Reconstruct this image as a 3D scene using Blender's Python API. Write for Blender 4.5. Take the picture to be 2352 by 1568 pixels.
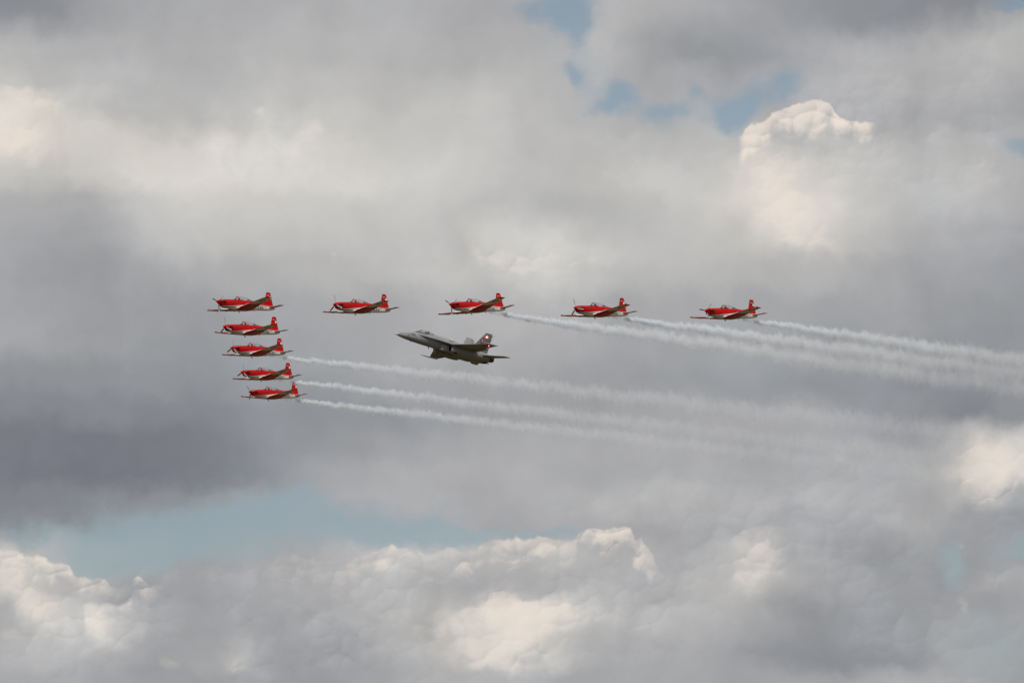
import bpy, bmesh, math, random
from mathutils import Vector, Matrix

SC = bpy.context.scene
for o in list(bpy.data.objects):
    bpy.data.objects.remove(o)
COL = SC.collection
R = math.radians
random.seed(7)

# ------------------------------------------------------------------ camera, sun, exposure
EYE = Vector((0, 0, 1.7))
TILT = R(8.0)
cam_d = bpy.data.cameras.new('camera')
cam_d.sensor_width = 22.2
cam_d.lens = 100.0
cam_d.clip_start = 0.5
cam_d.clip_end = 60000
cam = bpy.data.objects.new('camera', cam_d)
cam.location = EYE
cam.rotation_euler = (math.pi / 2 + TILT, 0, 0)
COL.objects.link(cam)
SC.camera = cam

SUN_TO = Vector((0.10, -0.50, 0.86)).normalized()      # direction towards the sun
SUN_EL = math.asin(SUN_TO.z)
SUN_AZ = math.atan2(SUN_TO.x, SUN_TO.y)                 # clockwise from +Y
sun_d = bpy.data.lights.new('sun', 'SUN')
sun_d.energy = 3.2
sun_d.angle = R(0.53)
sun_d.color = (1.0, 0.95, 0.88)
sun = bpy.data.objects.new('sun', sun_d)
sun.rotation_euler = (-SUN_TO).to_track_quat('-Z', 'Y').to_euler()
sun.location = (0, 0, 400)
COL.objects.link(sun)

SC.view_settings.view_transform = 'Standard'
SC.view_settings.look = 'None'
SC.view_settings.exposure = 0.0
SC.view_settings.gamma = 1.0
SC.view_settings.use_curve_mapping = False
SC.cycles.volume_bounces = 5
SC.cycles.max_bounces = 10
SC.cycles.transparent_max_bounces = 24
SC.cycles.volume_max_steps = 512
SC.render.film_transparent = False


def lin(c):
    c = c / 255.0
    return c / 12.92 if c <= 0.04045 else ((c + 0.055) / 1.055) ** 2.4


def rgb(r, g, b):
    return (lin(r), lin(g), lin(b), 1.0)


# ------------------------------------------------------------------ node helpers
class G:
    """Small wrapper that writes shader maths as calls."""

    def __init__(self, tree):
        self.t = tree

    def new(self, kind):
        return self.t.nodes.new(kind)

    def put(self, sock, v):
        if isinstance(v, bpy.types.NodeSocket):
            self.t.links.new(v, sock)
        else:
            sock.default_value = v

    def m(self, op, a, b=0.0, c=0.0, clamp=False):
        n = self.new('ShaderNodeMath')
        n.operation = op
        n.use_clamp = clamp
        self.put(n.inputs[0], a)
        self.put(n.inputs[1], b)
        self.put(n.inputs[2], c)
        return n.outputs[0]

    def add(self, a, b): return self.m('ADD', a, b)
    def sub(self, a, b): return self.m('SUBTRACT', a, b)
    def mul(self, a, b): return self.m('MULTIPLY', a, b)
    def mad(self, a, b, c): return self.m('MULTIPLY_ADD', a, b, c)

    def step(self, x, lo, hi, smooth=True):
        n = self.new('ShaderNodeMapRange')
        n.interpolation_type = 'SMOOTHSTEP' if smooth else 'LINEAR'
        n.clamp = True
        self.put(n.inputs[0], x)
        self.put(n.inputs[1], lo)
        self.put(n.inputs[2], hi)
        n.inputs[3].default_value = 0.0
        n.inputs[4].default_value = 1.0
        return n.outputs[0]

    def mix(self, f, a, b, blend='MIX'):
        n = self.new('ShaderNodeMix')
        n.data_type = 'RGBA'
        n.blend_type = blend
        n.clamp_factor = True
        self.put(n.inputs[0], f)
        self.put(n.inputs[6], a)
        self.put(n.inputs[7], b)
        return n.outputs[2]

    def xyz(self, v):
        n = self.new('ShaderNodeSeparateXYZ')
        self.put(n.inputs[0], v)
        return n.outputs

    def vec(self, x, y, z=0.0):
        n = self.new('ShaderNodeCombineXYZ')
        for i, v in enumerate((x, y, z)):
            self.put(n.inputs[i], v)
        return n.outputs[0]

    def vm(self, op, a, b=None, scale=None):
        n = self.new('ShaderNodeVectorMath')
        n.operation = op
        self.put(n.inputs[0], a)
        if b is not None:
            self.put(n.inputs[1], b)
        if scale is not None:
            n.inputs['Scale'].default_value = scale
        return n.outputs['Value'] if op in ('DOT_PRODUCT', 'LENGTH') else n.outputs[0]

    def noise(self, v, scale, detail=5, rough=0.55, dist=0.0, dim='2D', color=False, lac=2.0):
        n = self.new('ShaderNodeTexNoise')
        n.noise_dimensions = dim
        self.put(n.inputs['Vector'], v)
        n.inputs['Scale'].default_value = scale
        n.inputs['Detail'].default_value = detail
        n.inputs['Roughness'].default_value = rough
        n.inputs['Lacunarity'].default_value = lac
        n.inputs['Distortion'].default_value = dist
        return n.outputs['Color'] if color else n.outputs['Fac']

    def ramp(self, f, stops, interp='B_SPLINE'):
        n = self.new('ShaderNodeValToRGB')
        cr = n.color_ramp
        cr.interpolation = interp
        while len(cr.elements) > 1:
            cr.elements.remove(cr.elements[-1])
        for i, (p, c) in enumerate(stops):
            e = cr.elements[0] if i == 0 else cr.elements.new(p)
            e.position = p
            e.color = c
        self.put(n.inputs[0], f)
        return n.outputs[0]

    def curve(self, x, pts, x0, x1, y0, y1):
        """Piecewise smooth curve y(x) through pts, in real units."""
        n = self.new('ShaderNodeFloatCurve')
        cv = n.mapping.curves[0]
        q = [((a - x0) / (x1 - x0), (b - y0) / (y1 - y0)) for a, b in pts]
        cv.points[0].location = q[0]
        cv.points[1].location = q[-1]
        for p in q[1:-1]:
            cv.points.new(*p)
        n.mapping.use_clip = False
        n.mapping.update()
        t = self.m('DIVIDE', self.sub(x, x0), x1 - x0, clamp=True)
        self.put(n.inputs['Value'], t)
        return self.mad(n.outputs[0], y1 - y0, y0)


# ------------------------------------------------------------------ sky with clouds (by direction)
def build_sky():
    w = bpy.data.worlds.new('World')
    SC.world = w
    w.use_nodes = True
    w.cycles.sampling_method = 'MANUAL'
    w.cycles.sample_map_resolution = 512
    t = w.node_tree
    t.nodes.clear()
    g = G(t)
    tc = g.new('ShaderNodeTexCoord')
    d = g.xyz(tc.outputs['Generated'])
    az = g.m('ARCTAN2', d[0], d[1])
    el = g.m('ARCSINE', d[2])
    K = 10594.0                                     # cloud-chart units per radian
    u = g.mad(az, K * 0.99, 1176.0)
    v = g.mad(g.sub(el, TILT), -K, 784.0)
    p = g.vec(u, v, 0.0)

    # air turbulence that bends every cloud outline
    w1 = g.noise(p, 1 / 300.0, 5, 0.55, color=True)
    w2 = g.noise(p, 1 / 80.0, 4, 0.5, color=True)
    o1 = g.vm('MULTIPLY', g.vm('SUBTRACT', w1, (0.5, 0.5, 0.5)), (190.0, 130.0, 0.0))
    o2 = g.vm('MULTIPLY', g.vm('SUBTRACT', w2, (0.5, 0.5, 0.5)), (56.0, 56.0, 0.0))
    pw = g.vm('ADD', g.vm('ADD', p, o1), o2)
    pf = g.vm('ADD', p, o2)
    s = g.xyz(pw)
    uw, vw = s[0], s[1]
    s = g.xyz(pf)
    uf, vf = s[0], s[1]

    def tint(L):
        tab = [(110, (108, 111, 121)), (122, (121, 123, 132)), (150, (147, 150, 154)), (172, (172, 172, 174)),
               (195, (196, 195, 192)), (215, (219, 213, 206)), (235, (240, 229, 219))]
        for (a, ca), (b, cb) in zip(tab, tab[1:]):
            if L <= b:
                f = (L - a) / (b - a)
                return rgb(*[x + (y - x) * f for x, y in zip(ca, cb)])
        return rgb(*tab[-1][1])

    X0, X1 = -150.0, 2500.0
    rows = [
        (-120, [(0, 130), (300, 160), (900, 174), (1300, 170), (1700, 160), (2352, 135)]),
        (20, [(0, 140), (100, 145), (200, 163), (400, 170), (600, 172), (800, 176), (1000, 174), (1150, 170), (1260, 172),
              (1400, 178), (1450, 178), (1600, 173), (1750, 158), (1900, 148), (2100, 140), (2250, 140), (2340, 148)]),
        (130, [(0, 181), (100, 180), (300, 175), (400, 176), (600, 181), (800, 182), (1000, 180), (1150, 178), (1260, 176),
               (1400, 177), (1550, 163), (1640, 152), (1750, 154), (1900, 172), (2050, 175), (2200, 180), (2300, 184)]),
        (200, [(0, 200), (60, 188), (200, 180), (330, 182), (450, 178), (600, 190), (800, 190), (1000, 188), (1200, 184),
               (1400, 174), (1600, 166), (1800, 168), (2000, 177), (2150, 177), (2340, 178)]),
        (260, [(0, 220), (70, 212), (150, 196), (280, 184), (450, 188), (600, 197), (800, 197), (1000, 196), (1200, 188),
               (1400, 178), (1600, 172), (1850, 176), (2000, 172), (2200, 170), (2340, 168)]),
        (330, [(0, 224), (60, 222), (130, 212), (250, 208), (350, 213), (500, 212), (640, 203), (720, 213), (900, 198),
               (1100, 192), (1250, 185), (1400, 190), (1600, 182), (1750, 186), (1850, 183), (1960, 196), (2100, 178),
               (2250, 184), (2340, 176)]),
        (400, [(0, 197), (100, 201), (250, 208), (400, 210), (600, 208), (800, 205), (1000, 198), (1200, 188), (1330, 190),
               (1420, 200), (1600, 190), (1750, 212), (1850, 207), (2000, 190), (2150, 178), (2250, 192), (2340, 178)]),
        (480, [(0, 175), (150, 175), (260, 182), (400, 195), (500, 200), (700, 200), (900, 195), (1100, 190), (1300, 182),
               (1450, 184), (1600, 196), (1750, 222), (1850, 223), (1950, 196), (2100, 180), (2300, 178)]),
        (560, [(0, 166), (150, 166), (300, 175), (450, 192), (550, 195), (700, 188), (900, 192), (1070, 188), (1110, 204),
               (1200, 198), (1350, 200), (1450, 190), (1600, 190), (1750, 206), (1850, 211), (1960, 186), (2100, 175), (2300, 165)]),
        (640, [(0, 165), (200, 158), (400, 168), (600, 180), (700, 185), (900, 188), (1100, 195), (1300, 192), (1450, 185),
               (1600, 185), (1800, 186), (2000, 170), (2200, 160), (2340, 155)]),
        (720, [(0, 165), (200, 160), (400, 158), (600, 163), (800, 171), (1000, 175), (1200, 178), (1400, 172), (1600, 170),
               (1800, 168), (2000, 163), (2200, 154), (2340, 154)]),
        (800, [(0, 168), (100, 165), (300, 154), (500, 153), (700, 158), (900, 171), (1100, 176), (1300, 172), (1500, 163),
               (1700, 158), (2000, 154), (2200, 149), (2340, 150)]),
        (880, [(0, 150), (150, 152), (300, 148), (500, 148), (700, 151), (900, 158), (1100, 167), (1300, 164), (1500, 156),
               (1700, 152), (1900, 146), (2100, 142), (2250, 140), (2340, 144)]),
        (950, [(0, 139), (200, 137), (400, 136), (600, 142), (800, 148), (1000, 154), (1200, 164), (1500, 168), (1700, 172),
               (1800, 175), (1950, 160), (2150, 140), (2260, 135), (2340, 150)]),
        (1020, [(0, 125), (150, 121), (300, 122), (500, 132), (650, 142), (800, 155), (1000, 166), (1200, 171), (1500, 171),
                (1700, 169), (1900, 166), (2100, 164), (2180, 178), (2320, 204)]),
        (1090, [(0, 121), (200, 119), (400, 123), (540, 131), (640, 144), (760, 160), (850, 170), (1000, 174), (1200, 173),
                (1400, 168), (1600, 170), (1800, 168), (2000, 166), (2130, 176), (2200, 200), (2280, 214), (2340, 202)]),
        (1150, [(0, 130), (150, 133), (250, 138), (450, 147), (650, 158), (740, 164), (850, 172), (1000, 171), (1200, 171),
                (1400, 178), (1500, 184), (1620, 174), (1850, 171), (2000, 168), (2150, 175), (2270, 192), (2340, 166)]),
        (1205, [(0, 132), (80, 140), (170, 138), (300, 145), (600, 160), (900, 165), (1050, 167), (1200, 170), (1400, 173),
                (1600, 170), (1800, 163), (2000, 166), (2110, 180), (2250, 158), (2340, 150)]),
        (1275, [(0, 205), (80, 200), (200, 185), (330, 160), (500, 158), (640, 168), (800, 175), (900, 186), (1000, 186),
                (1200, 186), (1400, 182), (1500, 172), (1600, 172), (1730, 194), (1850, 166), (2000, 152), (2150, 158), (2250, 165), (2340, 158)]),
        (1340, [(0, 192), (80, 202), (170, 184), (240, 162), (350, 156), (450, 164), (600, 166), (700, 171), (850, 178),
                (1000, 180), (1090, 169), (1300, 177), (1450, 176), (1500, 169), (1600, 179), (1740, 202), (1850, 169),
                (2000, 155), (2170, 158), (2250, 172), (2330, 166)]),
        (1420, [(0, 168), (50, 190), (100, 208), (160, 184), (230, 206), (300, 171), (400, 166), (500, 164), (700, 163),
                (850, 180), (1000, 186), (1150, 210), (1250, 211), (1350, 183), (1500, 177), (1620, 185), (1750, 169),
                (1850, 156), (2000, 153), (2150, 156), (2250, 164), (2340, 164)]),
        (1500, [(0, 175), (150, 178), (300, 170), (400, 159), (480, 173), (540, 186), (610, 165), (700, 159), (800, 161),
                (880, 174), (1000, 191), (1150, 205), (1250, 199), (1350, 169), (1500, 173), (1650, 167), (1750, 153),
                (1900, 143), (2050, 144), (2150, 160), (2300, 156)]),
        (1565, [(0, 170), (300, 162), (600, 161), (780, 154), (900, 169), (1100, 180), (1300, 162), (1500, 172), (1700, 162),
                (1900, 166), (2050, 176), (2200, 164), (2340, 156)]),
        (1700, [(0, 168), (600, 164), (1200, 170), (1800, 160), (2352, 158)]),
    ]
    ur = g.m('DIVIDE', g.sub(uw, X0), X1 - X0, clamp=True)
    col = None
    for i, (y, st) in enumerate(rows):
        # (the tiny term makes the rows be worked through one after another)
        r = g.ramp(ur if col is None else g.mad(col, 1e-7, ur), [((x - X0) / (X1 - X0), tint(L)) for x, L in st])
        if col is None:
            col = r
        else:
            col = g.mix(g.step(vw, float(rows[i - 1][0]), float(y)), col, r)

    # elsewhere in the sky: plain broken cloud
    n_far = g.noise(tc.outputs['Generated'], 7.0, 6, 0.55, dim='3D')
    far = g.ramp(n_far, [(0.3, tint(135)), (0.5, tint(172)), (0.7, tint(212))], 'LINEAR')
    du = g.m('ABSOLUTE', g.sub(u, 1176.0))
    dv = g.m('ABSOLUTE', g.sub(v, 784.0))
    out = g.m('MAXIMUM', g.step(du, 1300.0, 2200.0), g.step(dv, 900.0, 1700.0))
    col = g.mix(out, col, far)

    def blob(pp, x, y, sx, sy, rot, amp, acc):
        mp = g.new('ShaderNodeMapping')
        mp.vector_type = 'TEXTURE'
        g.put(mp.inputs['Vector'], pp)
        # the running sum rides along in z (too small to matter) so the nodes are worked through one after another
        g.put(mp.inputs['Location'], (x, y, 0) if acc is None else g.vec(x, y, g.mul(acc, 1e-6)))
        mp.inputs['Rotation'].default_value = (0, 0, R(rot))
        mp.inputs['Scale'].default_value = (sx, sy, 1)
        q = g.vm('DOT_PRODUCT', mp.outputs[0], mp.outputs[0])
        return g.mul(g.m('POWER', 0.36788, q), amp)

    def blobs(pp, lst):
        acc = None
        for b in lst:
            k = blob(pp, *b, acc)
            acc = k if acc is None else g.add(k, acc)
        return acc

    # cauliflower heads: rounded domes of several sizes; each is lit on its sunward side
    pd = g.vm('ADD', p, g.vm('MULTIPLY', g.vm('SUBTRACT', w2, (0.5, 0.5, 0.5)), (34.0, 30.0, 0.0)))

    def domes(pp, size, squash, smooth):
        n = g.new('ShaderNodeTexVoronoi')
        n.voronoi_dimensions = '2D'
        n.feature = 'SMOOTH_F1' if smooth else 'F1'
        if smooth:
            n.inputs['Smoothness'].default_value = smooth
        q = g.vm('MULTIPLY', pp, (1.0, squash, 0.0))
        g.put(n.inputs['Vector'], q)
        n.inputs['Scale'].default_value = 1 / size
        off = g.vm('SCALE', g.vm('SUBTRACT', q, n.outputs['Position']), scale=1 / size)
        lit_ = g.vm('DOT_PRODUCT', off, (-0.50, -0.85, 0.0))
        dist = n.outputs['Distance']
        return lit_, g.mul(dist, dist)
    la, da = domes(pd, 96.0, 1.25, 0.35)
    lb, db = domes(pd, 40.0, 1.15, 0.3)
    lc, dc = domes(pd, 17.0, 1.1, 0.0)
    rel = g.mad(la, 0.46, g.mad(lb, 0.38, g.mul(lc, 0.13)))          # about -0.4 .. 0.4
    hum = g.mad(da, 0.5, g.mad(db, 0.32, g.mul(dc, 0.18)))             # 0 at the crowns, larger in the creases
    soft = g.sub(g.noise(pw, 1 / 260.0, 6, 0.5), 0.5)
    billow = g.sub(g.noise(pf, 1 / 60.0, 5, 0.6), 0.5)

    # how lumpy each stretch of cloud is
    lump = blobs(p, [(120, 1400, 300, 120, 0, 1.0), (1150, 1400, 420, 150, 0, 1.0), (1900, 300, 240, 120, 0, 0.7),
                     (2150, 1300, 330, 260, 0, 0.7), (1600, 1250, 260, 150, 0, 0.6), (350, 270, 420, 90, 0, 0.3),
                     (2250, 250, 200, 200, 0, 0.4), (1150, 590, 170, 40, 0, 0.4), (700, 1460, 400, 120, 0, 0.6)])
    amp = g.mul(g.mad(lump, 0.33, 0.014), g.step(g.add(soft, g.mul(billow, 0.3)), -0.12, 0.14))
    shade = g.add(g.mul(g.sub(rel, g.mul(hum, 0.5)), amp), g.mul(soft, g.mad(lump, 0.55, 0.40)))
    gain = g.m('MAXIMUM', g.add(shade, 1.0), 0.35)
    col = g.mix(1.0, col, g.vec(gain, gain, gain), 'MULTIPLY')

    # gaps of open sky
    sky = g.new('ShaderNodeTexSky')
    sky.sky_type = 'NISHITA'
    sky.sun_disc = False
    sky.sun_elevation = SUN_EL
    sky.sun_rotation = SUN_AZ
    sky.altitude = 400
    sky.air_density = 1.0
    sky.dust_density = 1.2
    sky.ozone_density = 1.5
    blue = g.mix(g.step(v, 200.0, 1150.0), (0.098, 0.090, 0.077, 1), (0.076, 0.072, 0.068, 1))
    blue = g.mix(1.0, sky.outputs[0], blue, 'MULTIPLY')

    gaps = [(1218, 32, 44, 28, 0, 0.95), (1300, 15, 66, 46, 0, 1.3), (1325, 62, 32, 56, 0, 1.2), (1318, 172, 38, 24, 20, 0.85), (1350, 205, 70, 40, 30, 0.3),
            (1400, 238, 54, 26, -20, 0.9), (1432, 212, 34, 32, 0, 0.8), (1520, 262, 66, 26, 8, 0.95), (1495, 284, 28, 18, 0, 0.5), (1570, 240, 160, 46, 6, 0.3),
            (1722, 238, 80, 34, -22, 1.3), (1822, 196, 34, 44, 0, 1.1), (1690, 280, 34, 34, 0, 0.9), (1610, 222, 30, 14, 0, 0.5),
            (2345, 352, 46, 22, 38, 1.1), (2345, 16, 40, 24, 0, 1.1), (2300, 28, 34, 12, 0, 0.6),
            (300, 1232, 190, 54, 4, 1.1), (560, 1195, 210, 62, -6, 1.3), (860, 1215, 190, 44, 4, 1.25), (1080, 1228, 150, 26, 2, 1.1),
            (1275, 1226, 90, 15, 0, 0.9), (230, 1300, 110, 44, 0, 1.1), (70, 1238, 120, 26, 0, 0.8), (400, 1275, 200, 30, 0, 0.8),
            (700, 1135, 60, 26, -12, 0.7),
            (2184, 1312, 34, 58, -8, 1.35), (2172, 1270, 22, 26, 0, 0.6), (2122, 1286, 30, 10, 0, 0.55), (2335, 1266, 60, 32, 0, 1.05),
            (2290, 1500, 110, 70, 0, 0.75), (2255, 1420, 40, 30, 0, 0.4), (770, 1545, 70, 26, 0, 0.55), (1860, 1040, 50, 9, 8, 0.42), (2030, 1075, 80, 14, 14, 0.38)]
    gf = blobs(pf, gaps)
    gf = g.add(gf, g.add(g.mul(billow, 0.9), g.mul(soft, 0.6)))
    gf = g.mul(g.step(gf, 0.02, 1.4), 0.80)

    cream = rgb(236, 224, 212)
    # low bank of cumulus along the bottom: its top outline against the open sky
    bank = [(-60, 1262), (0, 1264), (30, 1262), (60, 1280), (85, 1282), (108, 1278), (125, 1288), (150, 1288), (175, 1310), (200, 1330),
            (240, 1330), (280, 1346), (306, 1342), (330, 1320), (350, 1346), (375, 1332), (405, 1300), (450, 1280), (520, 1277),
            (590, 1282), (625, 1292), (640, 1286), (672, 1275), (705, 1274), (735, 1286), (800, 1284), (840, 1272), (870, 1256),
            (905, 1249), (940, 1255), (970, 1266), (1040, 1258), (1070, 1262), (1115, 1246), (1150, 1238), (1205, 1230),
            (1245, 1236), (1300, 1240), (1318, 1238), (1328, 1218), (1360, 1214), (1400, 1212), (1438, 1208), (1455, 1238),
            (1490, 1262), (1520, 1310), (1600, 1360)]
    yb = g.curve(u, bank, -60.0, 1600.0, 1180.0, 1380.0)
    edge = g.add(g.sub(v, yb), g.mad(hum, 46.0, g.mad(billow, 18.0, -11.0)))
    sf = g.mul(g.step(u, 350.0, 420.0), g.sub(1.0, g.step(u, 600.0, 690.0)))
    cov = g.mul(g.step(edge, g.mad(sf, -16.0, -3.0), g.mad(sf, 30.0, 6.0)), g.sub(1.0, g.step(u, 1500.0, 1590.0)))
    hard = g.ramp(g.m('DIVIDE', g.add(u, 60.0), 1660.0, clamp=True),
                  [((x + 60) / 1660, (k, k, k, 1)) for x, k in
                   [(-60, .9), (60, .9), (170, .9), (230, .5), (280, .35), (325, .75), (350, .3), (400, .05), (600, .05), (680, .3),
                    (760, .15), (840, .35), (890, .8), (950, .35), (1040, .3), (1100, .55), (1200, .8), (1260, .6), (1310, .4),
                    (1340, .8), (1440, .8), (1480, .4), (1560, 0)]], 'LINEAR')
    hard = g.xyz(hard)[0]
    deep = g.mad(billow, 120.0, g.mad(rel, 40.0, 14.0))
    rim = g.mul(g.mul(cov, hard), g.sub(1.0, g.step(edge, g.sub(deep, 14.0), g.add(deep, 48.0))))
    rim = g.mul(rim, g.m('MAXIMUM', g.mad(rel, 1.3, 0.85), 0.25))
    gf = g.mul(gf, g.sub(1.0, cov))

    # small bright cumulus in the upper right
    c2 = [(1690, 330), (1706, 312), (1719, 292), (1753, 278), (1780, 262), (1808, 254), (1828, 240), (1849, 234), (1890, 234),
          (1912, 244), (1924, 268), (1950, 280), (1975, 284), (2008, 284), (2030, 300)]
    y2 = g.curve(u, c2, 1690.0, 2030.0, 220.0, 340.0)
    e2 = g.add(g.sub(v, y2), g.mad(hum, 34.0, g.mad(billow, 14.0, -8.0)))
    in2 = g.mul(g.step(u, 1696.0, 1714.0), g.sub(1.0, g.step(u, 1992.0, 2022.0)))
    cov2 = g.mul(g.mul(g.step(e2, -3.0, 5.0), in2), g.sub(1.0, g.step(v, 360.0, 440.0)))
    th2 = g.curve(u, [(1690, 44), (1740, 56), (1766, 44), (1785, 26), (1820, 42), (1860, 64), (1885, 62), (1915, 30), (1950, 20), (1985, 24), (2030, 4)],
                  1690.0, 2030.0, 0.0, 70.0)
    th2 = g.add(th2, g.mad(billow, 60.0, g.mul(rel, 26.0)))
    rim2 = g.mul(cov2, g.sub(1.0, g.step(e2, g.sub(th2, 20.0), g.add(th2, 30.0))))
    rim2 = g.mul(rim2, g.m('MAXIMUM', g.mad(rel, 0.9, 0.92), 0.3))
    gf = g.mul(gf, g.sub(1.0, cov2))

    # other sunlit lumps with ragged edges
    lit = [(30, 1335, 60, 40, 20, .85), (100, 1395, 48, 34, 25, .8), (232, 1430, 34, 40, 20, .75), (45, 1460, 26, 20, 0, .5),
           (548, 1520, 22, 36, 20, .55), (400, 1520, 26, 26, 0, .35), (1180, 1410, 90, 52, 20, 1.0), (1245, 1430, 70, 60, -30, .7), (1100, 1440, 90, 60, 0, .35),
           (1095, 1490, 60, 34, 0, .75), (1185, 1500, 50, 40, 0, .6), (985, 1440, 60, 30, -20, .45), (880, 1290, 44, 9, -10, .5),
           (1500, 1318, 26, 14, 30, .55), (1745, 1255, 60, 44, 30, .7), (1720, 1320, 44, 56, 0, .55), (2275, 1090, 95, 66, -25, .95),
           (2250, 1040, 60, 30, 0, .55), (1925, 1055, 40, 14, 28, .5), (2200, 1260, 28, 12, 40, .45),
           (2205, 1385, 22, 24, 0, .5), (2260, 1345, 26, 30, 0, .4), (2110, 1200, 40, 24, 0, .25),
           (700, 312, 40, 26, 30, .55), (735, 302, 22, 14, 0, .4), (600, 262, 16, 24, -30, .5), (765, 592, 9, 22, -20, .55), (30, 228, 34, 22, 0, .85),
           (45, 300, 70, 50, 0, .5), (1090, 575, 16, 22, 0, .5), (1150, 598, 74, 30, 0, .55), (1290, 602, 110, 30, 0, .5), (1800, 480, 110, 76, 60, .7), (1775, 400, 60, 60, 0, .55), (1850, 545, 70, 40, 0, .4), (1410, 395, 70, 26, -20, .35), (1735, 325, 26, 26, 20, .7), (100, 245, 60, 26, 20, .6), (60, 345, 70, 40, 0, .5), (2265, 380, 28, 16, -30, .4),
           (2330, 40, 20, 26, 0, .3), (1480, 1430, 40, 16, -30, .4)]
    lb0 = blobs(pf, lit)
    lf = g.add(lb0, g.mul(g.mad(billow, 0.85, g.mul(rel, 0.6)), g.step(lb0, 0.0, 0.6)))
    lf = g.mul(g.step(lf, 0.10, 1.15), 0.62)

    col = g.mix(gf, col, blue)
    col = g.mix(g.mul(lf, g.sub(1.0, gf)), col, cream)
    col = g.mix(g.mul(rim, 0.78), col, cream)
    col = g.mix(g.mul(rim2, 0.84), col, cream)

    # below the horizon the ground takes over
    bg = g.new('ShaderNodeBackground')
    fin = g.mix(1.0, col, (10.0, 10.0, 10.0, 1), 'MULTIPLY')
    t.links.new(fin, bg.inputs[0])
    bg.inputs[1].default_value = 0.1
    wo = g.new('ShaderNodeOutputWorld')
    t.links.new(bg.outputs[0], wo.inputs[0])


build_sky()
# ------------------------------------------------------------------ object helpers
def tag(o, label, cat, group=None):
    o['label'] = label
    o['category'] = cat
    if group:
        o['group'] = group
    return o


def empty(name, mat4):
    o = bpy.data.objects.new(name, None)
    o.empty_display_size = 0.5
    COL.objects.link(o)
    o.matrix_world = mat4
    return o


def mesh_obj(name, verts, faces, mats, parent=None, loc=(0, 0, 0), fmat=None, smooth=True, angle=35):
    me = bpy.data.meshes.new(name)
    me.from_pydata([tuple(v) for v in verts], [], faces)
    for m in mats:
        me.materials.append(m)
    if fmat:
        for p_, i in zip(me.polygons, fmat):
            p_.material_index = i
    bm = bmesh.new()
    bm.from_mesh(me)
    bmesh.ops.remove_doubles(bm, verts=bm.verts, dist=1e-5)
    bmesh.ops.recalc_face_normals(bm, faces=bm.faces)
    bm.to_mesh(me)
    bm.free()
    if smooth:
        for p_ in me.polygons:
            p_.use_smooth = True
        me.set_sharp_from_angle(angle=R(angle))
    o = bpy.data.objects.new(name, me)
    COL.objects.link(o)
    o.parent = parent
    o.location = loc
    return o


class Shape:
    """Collects verts and faces (with a material slot) for one mesh."""

    def __init__(self):
        self.v, self.f, self.k = [], [], []

    def loft(self, rings, slot=0, cap0=True, cap1=True, closed=True, slots=None, cap_slot=None):
        b = len(self.v)
        n = len(rings[0])
        for r in rings:
            self.v += [tuple(p) for p in r]
        for i in range(len(rings) - 1):
            for j in range(n if closed else n - 1):
                a0, a1 = b + i * n + j, b + i * n + (j + 1) % n
                self.f.append((a0, a1, a1 + n, a0 + n))
                self.k.append(slots(i, j) if slots else slot)
        cs = slot if cap_slot is None else cap_slot
        if cap0:
            self.f.append(tuple(b + j for j in range(n)))
            self.k.append(cs)
        if cap1:
            e = b + (len(rings) - 1) * n
            self.f.append(tuple(e + j for j in reversed(range(n))))
            self.k.append(cs)
        return self

    def tube(self, pts, rad, n=10, slot=0, flat=(1, 1)):
        rings = []
        pts = [Vector(p) for p in pts]
        for i, p in enumerate(pts):
            t = (pts[min(i + 1, len(pts) - 1)] - pts[max(i - 1, 0)]).normalized()
            up = Vector((0, 0, 1)) if abs(t.z) < 0.9 else Vector((1, 0, 0))
            s_ = t.cross(up).normalized()
            u_ = s_.cross(t)
            r = rad[i] if isinstance(rad, (list, tuple)) else rad
            rings.append([p + s_ * (r * flat[0] * math.cos(2 * math.pi * k / n)) + u_ * (r * flat[1] * math.sin(2 * math.pi * k / n)) for k in range(n)])
        return self.loft(rings, slot)

    def ball(self, c, r, n=10, m=6, slot=0):
        rings = []
        for i in range(m + 1):
            th = math.pi * (0.02 + 0.96 * i / m)
            rings.append([(c[0] + r[0] * math.cos(th), c[1] + r[1] * math.sin(th) * math.cos(2 * math.pi * k / n),
                           c[2] + r[2] * math.sin(th) * math.sin(2 * math.pi * k / n)) for k in range(n)])
        return self.loft(rings, slot)

    def build(self, name, mats, parent=None, loc=(0, 0, 0), angle=35):
        return mesh_obj(name, self.v, self.f, mats if isinstance(mats, list) else [mats], parent, loc, self.k, angle=angle)


def lerp_table(tab, a):
    if a <= tab[0][0]:
        return tab[0][1:]
    for r0, r1 in zip(tab, tab[1:]):
        if a <= r1[0]:
            f = (a - r0[0]) / (r1[0] - r0[0])
            return tuple(x + (y - x) * f for x, y in zip(r0[1:], r1[1:]))
    return tab[-1][1:]


def foil(a0, a1, y, z, tc, n=9, vertical=False, thick=None):
    """Closed wing section from leading edge a0 to trailing edge a1 (distance aft of the nose)."""
    c = a1 - a0
    up, lo = [], []
    for i in range(n + 1):
        x = 0.5 * (1 - math.cos(math.pi * i / n))
        h = 5 * tc * c * (0.2969 * math.sqrt(x) - 0.126 * x - 0.3516 * x * x + 0.2843 * x ** 3 - 0.1036 * x ** 4)
        up.append((x, h * 1.15))
        lo.append((x, -h * 0.85))
    ring = up + lo[-2:0:-1]
    if vertical:
        return [(-(a0 + x * c), y + h, z) for x, h in ring]
    return [(-(a0 + x * c), y, z + h) for x, h in ring]


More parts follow.
